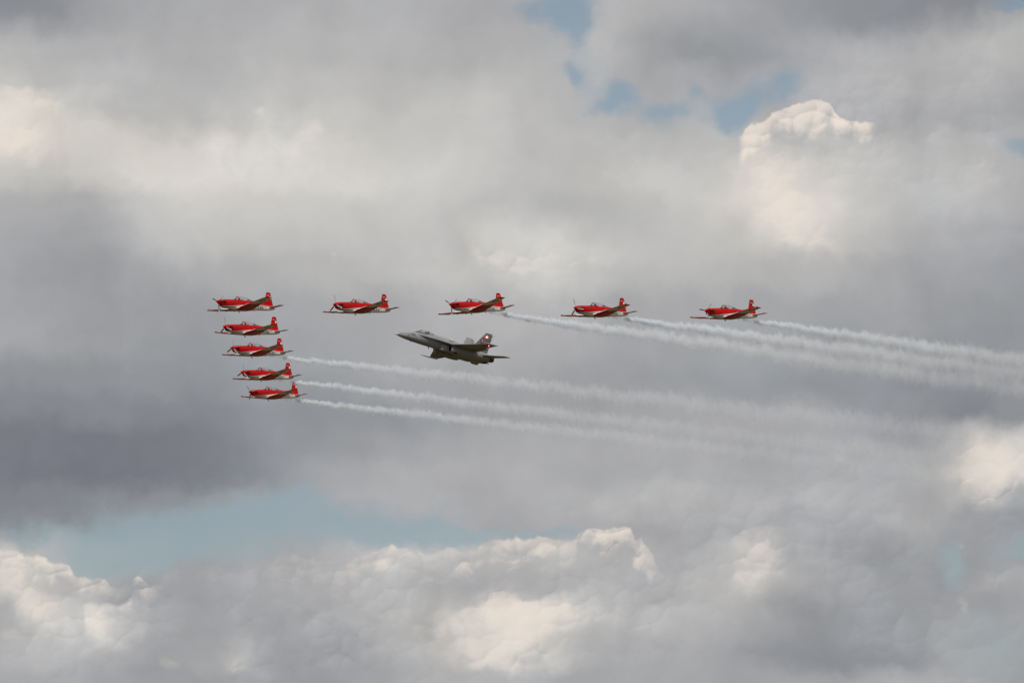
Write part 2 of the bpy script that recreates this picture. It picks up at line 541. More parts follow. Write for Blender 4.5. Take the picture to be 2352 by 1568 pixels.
def dress(name, rough=0.35, metal=0.0, spec=0.13, coat=0.0):
    m = bpy.data.materials.new(name)
    m.use_nodes = True
    t = m.node_tree
    b = t.nodes['Principled BSDF']
    b.inputs['Roughness'].default_value = rough
    b.inputs['Metallic'].default_value = metal
    b.inputs['Specular IOR Level'].default_value = spec
    b.inputs['Coat Weight'].default_value = coat
    b.inputs['Coat Roughness'].default_value = 0.12
    g = G(t)
    tc = g.new('ShaderNodeTexCoord')
    return m, g, b, tc.outputs['Object']


def wear(g, col, pos, amt=0.18, scale=2.2):
    """Faint grime streaks and panel-to-panel unevenness."""
    st = g.noise(g.vm('MULTIPLY', pos, (0.5, 1.6, 1.6)), scale, 5, 0.6, dim='3D')
    k = g.mad(g.sub(st, 0.5), amt * 2.0, 1.0 - amt * 0.25)
    return g.mix(1.0, col, g.vec(k, k, k), 'MULTIPLY')


def plain(name, c, rough=0.5, metal=0.0, amt=0.15):
    m, g, b, pos = dress(name, rough, metal)
    col = g.mix(0.0, (*c, 1), (*c, 1))
    g.put(b.inputs['Base Color'], wear(g, col, pos, amt))
    return m


def glass(name, tint=(0.93, 0.96, 0.95), refl=0.9, haze=0.05):
    m = bpy.data.materials.new(name)
    m.use_nodes = True
    t = m.node_tree
    t.nodes.clear()
    g = G(t)
    tr = g.new('ShaderNodeBsdfTransparent')
    tr.inputs[0].default_value = (*tint, 1)
    gl = g.new('ShaderNodeBsdfGlossy')
    gl.inputs['Roughness'].default_value = 0.06
    gl.inputs[0].default_value = (0.95, 0.95, 0.95, 1)
    lw = g.new('ShaderNodeLayerWeight')
    lw.inputs[0].default_value = 0.5
    fr = g.mad(g.m('POWER', lw.outputs['Facing'], 4.0), refl, 0.045)
    pos = g.new('ShaderNodeTexCoord').outputs['Object']
    nz = g.noise(pos, 4.0, 3, 0.5, dim='3D')
    mx = g.new('ShaderNodeMixShader')
    g.put(mx.inputs[0], g.mad(nz, haze, fr))
    t.links.new(tr.outputs[0], mx.inputs[1])
    t.links.new(gl.outputs[0], mx.inputs[2])
    o = g.new('ShaderNodeOutputMaterial')
    t.links.new(mx.outputs[0], o.inputs[0])
    return m


RED = (0.42, 0.0022, 0.0022, 1)
WHITE = (0.74, 0.73, 0.70, 1)
BLACK = (0.012, 0.012, 0.014, 1)

M = {}
M['dark'] = plain('dark_trim', (0.018, 0.019, 0.021), 0.6)
M['black'] = plain('black_paint', (0.012, 0.012, 0.014), 0.45)
M['cockpit'] = plain('cockpit_grey', (0.035, 0.042, 0.04), 0.8)
M['green'] = plain('cockpit_green', (0.10, 0.155, 0.12), 0.7)
M['red'] = plain('red_paint', RED[:3], 0.32)
M['white'] = plain('white_paint', WHITE[:3], 0.38)
M['pipe'] = plain('burnt_steel', (0.10, 0.055, 0.04), 0.35, 0.7, 0.3)
M['steel'] = plain('bare_steel', (0.45, 0.45, 0.46), 0.3, 0.9)
M['mark_black'] = plain('marking_black', (0.012, 0.012, 0.013), 0.5)
M['mark_white'] = plain('marking_white', (0.78, 0.78, 0.76), 0.45)
M['mark_red'] = plain('marking_red', (0.42, 0.012, 0.012), 0.45)
M['clear'] = glass('canopy_glass', (0.93, 0.95, 0.95), 0.9, 0.16)
M['amber'] = glass('tinted_glass', (0.80, 0.80, 0.66), 0.9, 0.16)

# ------------------------------------------------------------------ the trainer's shape (metres aft of the spinner, up from the thrust line)
BODY = [  # aft, top, bottom, half width, centre height
    (0.46, 0.20, -0.27, 0.245, -0.02), (0.52, 0.25, -0.36, 0.29, -0.03), (0.62, 0.285, -0.47, 0.33, -0.05),
    (0.80, 0.32, -0.56, 0.37, -0.07), (1.20, 0.37, -0.65, 0.42, -0.08), (1.80, 0.415, -0.71, 0.46, -0.08),
    (2.50, 0.46, -0.76, 0.49, -0.06), (3.02, 0.50, -0.80, 0.505, -0.04), (3.06, 0.66, -0.80, 0.505, -0.04),
    (3.60, 0.66, -0.82, 0.51, -0.02), (4.20, 0.66, -0.82, 0.515, 0.0), (4.80, 0.66, -0.78, 0.51, 0.02),
    (5.50, 0.66, -0.66, 0.47, 0.05), (5.54, 0.63, -0.655, 0.465, 0.05), (5.90, 0.60, -0.60, 0.43, 0.06),
    (6.50, 0.545, -0.525, 0.375, 0.06), (7.20, 0.49, -0.475, 0.315, 0.05), (8.00, 0.42, -0.415, 0.245, 0.04),
    (8.70, 0.34, -0.345, 0.18, 0.04), (9.20, 0.25, -0.25, 0.12, 0.03), (9.50, 0.14, -0.15, 0.07, 0.0), (9.66, 0.02, -0.075, 0.03, -0.03)]
NB = 36


def body_ring(row, p=0.86):
    a, zt, zb, w, zc = row
    out = []
    for k in range(NB):
        th = 2 * math.pi * k / NB
        sn, cs = math.sin(th), math.cos(th)
        y = w * math.copysign(abs(sn) ** p, sn)
        h = (zt - zc) if cs > 0 else (zc - zb)
        out.append((-a, y, zc + h * math.copysign(abs(cs) ** p, cs)))
    return out


def body_side(a, z, tab=BODY, p=0.86):
    zt, zb, w, zc = lerp_table(tab, a)
    h = (zt - zc) if z > zc else (zc - zb)
    c = min(1.0, abs((z - zc) / h)) ** (1 / p)
    return w * math.sqrt(max(0.0, 1 - c * c)) ** p


WING = [  # y, leading edge, trailing edge, height, thickness ratio
    (0.25, 2.95, 5.45, -0.66, 0.14), (0.66, 3.00, 5.38, -0.60, 0.145), (1.9, 3.05, 5.06, -0.435, 0.14), (3.4, 3.11, 4.67, -0.235, 0.13),
    (4.7, 3.16, 4.33, -0.06, 0.12), (5.02, 3.18, 4.25, -0.015, 0.115), (5.14, 3.28, 4.24, 0.005, 0.10), (5.20, 3.5, 4.22, 0.015, 0.05)]


def wing_bottom(a, y):
    le, te, z, tc = lerp_table(WING, abs(y))
    x = min(max((a - le) / (te - le), 0.0), 1.0)
    c = te - le
    h = 5 * tc * c * (0.2969 * math.sqrt(x) - 0.126 * x - 0.3516 * x * x + 0.2843 * x ** 3 - 0.1036 * x ** 4)
    return z - 0.85 * h


# --- paint
def paint_fuselage():
    m, g, b, pos = dress('fuselage_paint', 0.34, coat=0.03)
    s = g.xyz(pos)
    a = g.mul(s[0], -1.0)
    y, z = s[1], s[2]
    line = g.curve(a, [(0, -0.50), (0.5, -0.495), (1.17, -0.455), (2.04, -0.405), (2.97, -0.30), (4.2, -0.14), (5.5, 0.04), (6.9, 0.13), (8.2, 0.12), (10, 0.13)],
                   0.0, 10.0, -1.0, 1.0)
    d = g.sub(z, line)
    col = g.mix(g.step(d, -0.012, 0.0), WHITE, RED)
    blk = g.mul(g.step(d, -0.155, -0.145), g.sub(1.0, g.step(d, -0.095, -0.085)))
    blk = g.mul(blk, g.sub(1.0, g.step(a, 7.9, 8.2)))
    col = g.mix(blk, col, BLACK)
    wid = g.mul(g.step(a, 1.1, 2.9), 0.40)
    glare = g.mul(g.mul(g.sub(1.0, g.step(g.sub(g.m('ABSOLUTE', y), wid), -0.02, 0.0)), g.step(z, 0.30, 0.33)),
                  g.mul(g.step(a, 1.3, 1.4), g.sub(1.0, g.step(a, 3.5, 3.55))))
    col = g.mix(glare, col, BLACK)
    soot = g.mul(g.step(g.noise(g.vm('MULTIPLY', pos, (0.6, 2.0, 4.0)), 2.0, 4, 0.6, dim='3D'), 0.45, 0.75),
                 g.mul(g.step(a, 1.1, 1.5), g.sub(1.0, g.step(a, 2.0, 4.5))))
    soot = g.mul(soot, g.sub(1.0, g.step(g.m('ABSOLUTE', g.add(z, 0.06)), 0.05, 0.24)))
    col = g.mix(g.mul(soot, 0.35), col, (0.05, 0.02, 0.015, 1))
    oil = g.mul(g.step(g.noise(g.vm('MULTIPLY', pos, (0.35, 3.0, 3.0)), 2.4, 4, 0.6, dim='3D'), 0.5, 0.8), g.sub(1.0, g.step(z, -0.6, -0.3)))
    col = g.mix(g.mul(oil, 0.4), col, (0.20, 0.16, 0.11, 1))
    g.put(b.inputs['Base Color'], wear(g, col, pos, 0.10))
    return m


def paint_wing():
    m, g, b, pos = dress('wing_paint', 0.36, coat=0.03)
    s = g.xyz(pos)
    a = g.mul(s[0], -1.0)
    y = g.m('ABSOLUTE', s[1])
    z = s[2]
    chord = g.add(g.mul(g.sub(y, 0.65), 0.1333), -0.60)
    geo = g.xyz(g.new('ShaderNodeTexCoord').outputs['Normal'])[2]
    upper = g.step(geo, -0.02, 0.02)
    top = g.mix(g.step(y, 2.44, 2.46), WHITE, RED)
    edge = g.mad(g.sub(a, 3.1), 0.55, 2.45)
    bot = g.mix(g.step(g.sub(y, edge), -0.01, 0.01), RED, WHITE)
    bot = g.mix(g.step(y, 4.97, 4.99), bot, RED)
    col = g.mix(upper, bot, top)
    le = g.mad(y, 0.04, 2.98)
    boot = g.mul(g.sub(1.0, g.step(g.sub(a, le), 0.018, 0.026)), g.mul(g.step(y, 0.85, 0.87), g.sub(1.0, g.step(y, 4.9, 4.92))))
    col = g.mix(boot, col, BLACK)
    hinge = g.mad(g.sub(y, 0.65), -0.245, 4.85)
    gap = g.sub(1.0, g.step(g.m('ABSOLUTE', g.sub(a, hinge)), 0.010, 0.018))
    col = g.mix(g.mul(gap, 0.75), col, BLACK)
    dx = g.mul(g.sub(a, 4.15), 1.1)
    dy = g.mul(g.sub(y, 0.74), 6.0)
    bay = g.sub(1.0, g.step(g.add(g.mul(dx, dx), g.mul(dy, dy)), 0.28, 0.33))
    col = g.mix(g.mul(bay, g.sub(1.0, upper)), col, BLACK)
    g.put(b.inputs['Base Color'], wear(g, col, pos, 0.14))
    return m


def paint_tail(name, tip):
    m, g, b, pos = dress(name, 0.34, coat=0.03)
    s = g.xyz(pos)
    a = g.mul(s[0], -1.0)
    if tip:
        y = g.m('ABSOLUTE', s[1])
        geo = g.xyz(g.new('ShaderNodeTexCoord').outputs['Normal'])[2]
        under = g.sub(1.0, g.step(geo, -0.02, 0.02))
        col = g.mix(g.step(y, 1.36, 1.38), WHITE, RED)
        col = g.mix(g.mul(under, g.sub(1.0, g.step(g.sub(y, g.mul(g.sub(a, 9.0), 0.5)), 0.58, 0.60))), col, RED)
        hinge = g.sub(1.0, g.step(g.m('ABSOLUTE', g.sub(a, 9.2)), 0.008, 0.016))
        col = g.mix(g.mul(hinge, 0.7), col, BLACK)
    else:
        z = s[2]
        le = g.mad(g.sub(z, 0.81), 0.285, 8.02)
        col = g.mix(g.mul(g.sub(1.0, g.step(g.sub(a, le), 0.05, 0.06)), g.step(z, 0.80, 0.84)), RED, BLACK)
        hinge = g.sub(1.0, g.step(g.m('ABSOLUTE', g.sub(a, g.mad(z, -0.20, 9.02))), 0.006, 0.014))
        col = g.mix(g.mul(hinge, 0.6), col, (0.08, 0.004, 0.004, 1))
    g.put(b.inputs['Base Color'], wear(g, col, pos, 0.10))
    return m


def paint_blade():
    m, g, b, pos = dress('blade_paint', 0.4)
    s = g.xyz(pos)
    r = g.m('SQRT', g.add(g.mul(s[1], s[1]), g.mul(s[2], s[2])))
    band = g.add(g.mul(g.step(r, 1.125, 1.13), g.sub(1.0, g.step(r, 1.165, 1.17))), g.mul(g.step(r, 1.05, 1.055), g.sub(1.0, g.step(r, 1.085, 1.09))))
    col = g.mix(band, (0.24, 0.24, 0.245, 1), (0.80, 0.80, 0.78, 1))
    g.put(b.inputs['Base Color'], wear(g, col, pos, 0.2))
    return m


M['fuselage'] = paint_fuselage()
M['wing'] = paint_wing()
M['fin'] = paint_tail('fin_paint', False)
M['stab'] = paint_tail('tailplane_paint', True)
M['blade'] = paint_blade()


def paint_roundel(ca, cy, cz, arm, wid, red, white, flat):
    m, g, b, pos = dress('roundel_paint', 0.45)
    s = g.xyz(pos)
    dx = g.m('ABSOLUTE', g.add(s[0], ca))
    dy = g.m('ABSOLUTE', g.sub(g.m('ABSOLUTE', s[1]), cy)) if flat else g.m('ABSOLUTE', g.sub(s[2], cz))
    h = g.mul(g.m('LESS_THAN', dx, arm), g.m('LESS_THAN', dy, wid))
    v = g.mul(g.m('LESS_THAN', dx, wid), g.m('LESS_THAN', dy, arm))
    col = g.mix(g.m('MAXIMUM', h, v), (*red, 1), (*white, 1))
    g.put(b.inputs['Base Color'], wear(g, col, pos, 0.15))
    return m


M['roundel'] = paint_roundel(3.78, 4.05, 0, 0.26, 0.085, (0.45, 0.02, 0.015), (0.74, 0.72, 0.68), True)
M['jet_roundel'] = paint_roundel(10.75, 4.55, 0, 0.24, 0.075, (0.30, 0.05, 0.03), (0.30, 0.29, 0.26), True)
M['jet_emblem'] = paint_roundel(13.17, 0, 1.68, 0.20, 0.066, (0.14, 0.006, 0.01), (0.55, 0.55, 0.54), False)


def lettering(txt, a0, a1, z, side, mat, parent, name, lift=0.006, tab=BODY, slant=0.0, hgt=None):
    """Letters laid on the port side of a body, running aft from a0 to a1, centred on height z."""
    cu = bpy.data.curves.new('letters', 'FONT')
    cu.body = txt
    cu.resolution_u = 3
    cu.offset = 0.03
    tmp = bpy.data.objects.new('letters', cu)
    COL.objects.link(tmp)
    dg = bpy.context.evaluated_depsgraph_get()
    me = bpy.data.meshes.new_from_object(tmp.evaluated_get(dg))
    bpy.data.objects.remove(tmp)
    bpy.data.curves.remove(cu)
    bm = bmesh.new()
    bm.from_mesh(me)
    bmesh.ops.triangulate(bm, faces=bm.faces)
    bmesh.ops.subdivide_edges(bm, edges=[e for e in bm.edges if e.calc_length() > 0.12], cuts=3)
    xs = [v.co.x for v in bm.verts]
    ys = [v.co.y for v in bm.verts]
    x0, x1, y0, y1 = min(xs), max(xs), min(ys), max(ys)
    sx = (a1 - a0) / (x1 - x0)
    sy = sx * 1.15 if hgt is None else hgt / (y1 - y0)
    for v in bm.verts:
        a = a0 + (v.co.x - x0) * sx
        zz = z + (v.co.y - (y0 + y1) / 2) * sy + slant * (a - (a0 + a1) / 2)
        v.co = (-a, side(a, zz) + lift, zz)
    bm.to_mesh(me)
    bm.free()
    me.materials.clear()
    me.materials.append(mat)
    me.name = name
    o = bpy.data.objects.new(name, me)
    COL.objects.link(o)
    o.parent = parent
    return o


OFF = Vector((3.6, 0, 1.05))           # nose seen from the trainer's own origin (under the wing)


def build_trainer():
    root = empty('propeller_plane', Matrix())
    # fuselage with an open cockpit cut between the sills
    rings = []
    sill = 5
    for row in BODY:
        r = body_ring(row)
        if 3.05 < row[0] < 5.52:
            for k in range(-sill + 1, sill):
                y0_ = r[sill][1]
                zs = r[sill][2]
                q = abs(k)
                yy = y0_ * (0.93 if q == 4 else 0.86 if q == 3 else 0.5 * q / 2)
                zz = zs if q == 4 else -0.22
                r[k % NB] = (-row[0], math.copysign(yy, k) if k else 0.0, zz)
        rings.append(r)
    i0 = [i for i, r in enumerate(BODY) if r[0] == 3.02][0]
    i1 = [i for i, r in enumerate(BODY) if r[0] == 5.54][0]

    def slot(i, j):
        jj = j if j < NB / 2 else j - NB
        return 1 if (i0 <= i < i1 and -sill <= jj < sill) else 0
    fu = Shape().loft(rings, slots=slot)
    fus = fu.build('fuselage', [M['fuselage'], M['cockpit']], root, OFF, angle=40)
    # chin inlet
    s = Shape()
    ring0 = [(-0.535 - 0.02 * math.sin(t), 0.19 * math.cos(t), -0.37 + 0.085 * math.sin(t)) for t in [2 * math.pi * k / 16 for k in range(16)]]
    ring1 = [(-0.88, 0.22 * math.cos(t), -0.43 + 0.09 * math.sin(t)) for t in [2 * math.pi * k / 16 for k in range(16)]]
    s.loft([ring0, ring1])
    s.build('air_inlet', M['dark'], fus)
    for sd in (1, -1):
        s = Shape()
        s.tube([(-0.66, 0.30 * sd, 0.06), (-0.74, 0.41 * sd, 0.055), (-0.92, 0.475 * sd, 0.045), (-1.24, 0.525 * sd, 0.035)], [0.085, 0.09, 0.082, 0.07], 12)
        s.build('exhaust_stack', M['pipe'], fus)
    for a0, z0, z1, c0, c1, rk in ((3.42, -0.74, -1.05, 0.30, 0.19, 0.20), (6.02, -0.50, -0.74, 0.15, 0.10, 0.10)):
        ant = Shape()
        ant.loft([foil(a0, a0 + c0, 0.0, z0, 0.16, vertical=True), foil(a0 + rk, a0 + rk + c1, 0.0, z1, 0.16, vertical=True)])
        ant.build('blade_antenna', M['white'], fus)
    # wings
    for sd in (1, -1):
        w = Shape()
        w.loft([foil(le, te, y * sd, z, tc, 11) for y, le, te, z, tc in WING])
        wg = w.build('wing', M['wing'], root, OFF, angle=50)
        # roundel under the wing: red disc with a white cross
        ca, cy = 3.78, 4.05
        rd = Shape()
        n = 28
        rd.v.append((-ca, cy * sd, wing_bottom(ca, cy) - 0.018))
        for q in (0.2, 0.40):
            for k in range(n):
                t = 2 * math.pi * k / n
                a_, y_ = ca + q * math.cos(t), cy + q * math.sin(t)
                rd.v.append((-a_, y_ * sd, wing_bottom(a_, y_) - 0.018))
        for k in range(n):
            rd.f.append((0, 1 + k, 1 + (k + 1) % n))
            rd.k.append(0)
            rd.f.append((1 + k, 1 + n + k, 1 + n + (k + 1) % n, 1 + (k + 1) % n))
            rd.k.append(0)
        rd.build('roundel', M['roundel'], wg)
        lt = Shape()
        lt.ball((-3.55, 5.06 * sd, 0.085), (0.17, 0.05, 0.05))
        lt.build('wingtip_light', M['red'], wg)
        for y_ in (1.9, 3.05, 4.25):
            te = lerp_table(WING, y_)[1]
            hf = Shape()
            hf.ball((-(te - 0.30), y_ * sd, wing_bottom(te - 0.30, y_) - 0.012), (0.17, 0.028, 0.042))
            hf.build('hinge_fairing', M['white'] if y_ > 2.9 else M['red'], wg)
    # fin
    FIN = [(-0.12, 8.9, 9.48, 0.025), (0.08, 7.6, 9.42, 0.04), (0.30, 6.2, 9.36, 0.05), (0.53, 6.5, 9.31, 0.07), (0.60, 7.25, 9.28, 0.075), (0.70, 7.72, 9.25, 0.08), (0.82, 8.02, 9.22, 0.075), (1.26, 8.16, 9.12, 0.065),
           (1.74, 8.285, 9.01, 0.05), (1.84, 8.33, 8.97, 0.04), (1.885, 8.42, 8.85, 0.02)]
    f = Shape()
    f.loft([[(x, y * t * 2 / 0.0001, z) for x, y, z in foil(le, te, 0.0, z, 0.0001 / (te - le), 12, vertical=True)] for z, le, te, t in FIN])
    fin = f.build('tail_fin', M['fin'], root, OFF, angle=50)
    P_, Q_ = 0.165, 0.052
    plus = [(-Q_, -P_), (Q_, -P_), (Q_, -Q_), (P_, -Q_), (P_, Q_), (Q_, Q_), (Q_, P_), (-Q_, P_), (-Q_, Q_), (-P_, Q_), (-P_, -Q_), (-Q_, -Q_)]
    for sd in (1, -1):
        cr = Shape()
        cr.loft([[(-8.87 + x_, sd * d_, 1.235 + z_) for x_, z_ in plus] for d_ in (0.03, 0.077)])
        cr.build('cross_emblem', M['mark_white'], fin)
        an = Shape()
        an.tube([(-8.34, 0.03 * sd, 1.47), (-8.40, 0.16 * sd, 1.475), (-8.68, 0.17 * sd, 1.475)], [0.022, 0.022, 0.016], 8)
        an.build('fin_antenna', M['white'], fin)
    # tailplanes
    for sd in (1, -1):
        h = Shape()
        h.loft([foil(le, te, y * sd, z, tc, 9) for y, le, te, z, tc in
                [(0.05, 8.42, 9.58, 0.07, 0.09), (0.4, 8.52, 9.57, 0.075, 0.09), (1.3, 8.76, 9.55, 0.10, 0.085), (1.62, 8.85, 9.54, 0.11, 0.07), (1.72, 9.02, 9.53, 0.115, 0.04)]])
        h.build('tailplane', M['stab'], root, OFF, angle=50)
    # propeller: spinner with three still blades
    s = Shape()
    prof = [(-0.02, 0.010), (0.02, 0.045), (0.09, 0.088), (0.19, 0.135), (0.31, 0.183), (0.44, 0.226), (0.53, 0.246)]
    s.loft([[(-a, r * math.cos(2 * math.pi * k / 24), r * math.sin(2 * math.pi * k / 24)) for k in range(24)] for a, r in prof])
    prop = s.build('propeller', M['red'], root, OFF, angle=60)
    for bl in range(3):
        sh = Shape()
        rings = []
        for r, c, tw, th in ((0.14, 0.06, 60, 0.8), (0.26, 0.10, 52, 0.45), (0.45, 0.155, 42, 0.2), (0.70, 0.175, 34, 0.13), (0.95, 0.165, 28, 0.10), (1.10, 0.145, 24, 0.09), (1.17, 0.10, 22, 0.08), (1.185, 0.05, 22, 0.08)):
            ring = []
            for k in range(12):
                t = 2 * math.pi * k / 12
                u_, v_ = c / 2 * math.cos(t), c / 2 * th * math.sin(t)
                cu, su = math.cos(R(tw)), math.sin(R(tw))
                x_, y_ = -0.42 + u_ * su - v_ * cu, u_ * cu + v_ * su
                A = 2 * math.pi * bl / 3
                ring.append((x_, y_ * math.cos(A) + r * math.sin(A), -y_ * math.sin(A) + r * math.cos(A)))
            rings.append(ring)
        sh.loft(rings)
        sh.build('blade', M['blade'], prop)
    # cockpit furniture
    for a in (4.05, 5.05):
        prof = [(0.38, -0.20), (0.38, -0.06), (0.02, -0.08), (-0.12, 0.42), (-0.24, 0.42), (-0.12, -0.20)]
        s = Shape()
        s.loft([[(-a + x_, y, z_) for x_, z_ in prof] for y in (-0.22, 0.22)])
        st = s.build('seat', M['cockpit'], root, OFF)
        s = Shape()
        s.ball((-a - 0.18, 0, 0.52), (0.07, 0.13, 0.12))
        s.build('headrest', M['cockpit'], st)
    for a, zt in ((3.36, 0.50), (4.46, 0.49)):
        s = Shape()
        s.loft([[(-a + dx, y, z) for y, z in ((-0.36, 0.05), (0.36, 0.05), (0.34, zt - 0.12), (0.18, zt), (-0.18, zt), (-0.34, zt - 0.12))] for dx in (0.16, -0.12)])
        s.build('instrument_panel', M['cockpit'], root, OFF)
    s = Shape()
    arc = [(-0.40, 0.30), (-0.40, 0.44), (-0.33, 0.58), (-0.2, 0.69), (0, 0.735), (0.2, 0.69), (0.33, 0.58), (0.40, 0.44), (0.40, 0.30)]
    s.loft([[(-5.28, y * 0.93, z) for y, z in arc], [(-5.52, y * 0.86, 0.30 + (z - 0.30) * 0.74) for y, z in arc]])
    s.build('rear_bulkhead', M['green'], root, OFF)
    # glazing
    GL = [(3.02, 0.515, 0.26), (3.12, 0.60, 0.33), (3.24, 0.69, 0.37), (3.43, 0.83, 0.40), (3.56, 0.885, 0.415), (3.87, 0.915, 0.43), (4.4, 0.93, 0.435), (4.99, 0.885, 0.42),
          (5.3, 0.78, 0.40), (5.58, 0.63, 0.33)]

    def arch(a, zt, w, n=18, grow=0.0):
        zs = 0.33
        return [(-a, (w + grow) * math.cos(math.pi * k / n), zs + (zt - zs + grow) * math.sin(math.pi * k / n) ** 0.9) for k in range(n + 1)]

    fine = []
    for r0, r1 in zip(GL, GL[1:]):
        for q in range(3):
            fine.append(tuple(x + (y - x) * q / 3 for x, y in zip(r0, r1)))
    fine.append(GL[-1])
    s = Shape()
    s.loft([arch(*r) for r in fine if r[0] <= 3.5], cap0=False, cap1=False, closed=False)
    ws = s.build('windshield', M['clear'], root, OFF, angle=80)
    s = Shape()
    s.loft([arch(*r) for r in fine if r[0] >= 3.5], cap0=False, cap1=False, closed=False)
    cn = s.build('canopy', M['clear'], root, OFF, angle=80)

    def at(a):
        zt, w = lerp_table(GL, a)
        return (a, zt, w)
    s = Shape()
    s.tube(arch(*at(3.52), n=24), 0.062, 8, flat=(1.5, 0.6))
    s.build('canopy_frame', M['red'], cn)
    s = Shape()
    s.tube(arch(*at(5.54), n=24), 0.035, 8)
    s.build('canopy_frame', M['red'], cn)
    for sd in (1, -1):
        s = Shape()
        s.tube([(-a, sd * lerp_table(GL, a)[1], 0.335) for a in (3.05, 3.3, 3.6, 4.2, 4.8, 5.3, 5.56)], 0.03, 8)
        s.build('canopy_rail', M['red'], cn)
    s = Shape()
    s.tube(arch(*at(3.06), n=20), 0.025, 8)
    s.build('windshield_frame', M['dark'], ws)
    return root


# ------------------------------------------------------------------ the jet
HEAVY = [  # forward body: aft, top, bottom, half width, centre
    (0.0, 0.02, -0.02, 0.015, 0.0), (0.08, 0.06, -0.05, 0.055, 0.0), (0.30, 0.16, -0.10, 0.14, 0.03), (0.88, 0.37, -0.20, 0.29, 0.07), (1.75, 0.57, -0.30, 0.43, 0.12),
    (2.63, 0.75, -0.37, 0.53, 0.18), (3.12, 0.87, -0.41, 0.56, 0.22), (3.16, 0.98, -0.41, 0.57, 0.22), (4.2, 1.10, -0.45, 0.60, 0.25), (5.2, 1.19, -0.48, 0.62, 0.28),
    (6.1, 1.27, -0.50, 0.64, 0.3), (6.14, 1.26, -0.50, 0.64, 0.3), (7.4, 1.25, -0.54, 0.72, 0.28), (9.0, 1.13, -0.58, 0.80, 0.25), (10.7, 0.97, -0.60, 0.86, 0.2),
    (12.5, 0.74, -0.60, 0.86, 0.1), (14.2, 0.46, -0.56, 0.72, 0.0), (15.2, 0.26, -0.46, 0.5, -0.08)]


def jet_side(a, z):
    return body_side(a, z, HEAVY, 0.92)


def paint_jet():
    m, g, b, pos = dress('jet_grey', 0.42)
    s = g.xyz(pos)
    a = g.mul(s[0], -1.0)
    geo = g.xyz(g.new('ShaderNodeTexCoord').outputs['Normal'])[2]
    col = g.mix(g.step(g.noise(pos, 0.35, 2, 0.5, dim='3D'), 0.42, 0.58), (0.225, 0.24, 0.248, 1), (0.265, 0.28, 0.286, 1))
    for k in (1.95, 6.6, 9.9, 11.7, 13.4, 15.0):
        ln = g.sub(1.0, g.step(g.m('ABSOLUTE', g.sub(a, k)), 0.008, 0.02))
        col = g.mix(g.mul(ln, 0.5), col, (0.07, 0.08, 0.08, 1))
    col = g.mix(g.sub(1.0, g.step(a, 0.40, 0.44)), col, (0.52, 0.47, 0.36, 1))
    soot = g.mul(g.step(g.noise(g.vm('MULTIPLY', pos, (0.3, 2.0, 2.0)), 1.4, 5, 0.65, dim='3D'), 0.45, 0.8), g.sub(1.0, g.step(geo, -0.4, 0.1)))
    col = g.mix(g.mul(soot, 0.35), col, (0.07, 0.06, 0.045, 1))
    g.put(b.inputs['Base Color'], wear(g, col, pos, 0.16, 1.2))
    return m


M['jet'] = paint_jet()
M['jet_fin'] = plain('jet_fin_grey', (0.245, 0.25, 0.255), 0.5)
M['nozzle'] = plain('nozzle_metal', (0.085, 0.075, 0.065), 0.45, 0.6, 0.3)
lamp_m, _g, _b, _p = dress('beacon_glow', 0.3)
_b.inputs['Base Color'].default_value = (0.8, 0.05, 0.06, 1)
_b.inputs['Emission Color'].default_value = (1.0, 0.10, 0.12, 1)
_b.inputs['Emission Strength'].default_value = 14.0
M['beacon'] = lamp_m
JOFF = Vector((8.4, 0, 0.9))


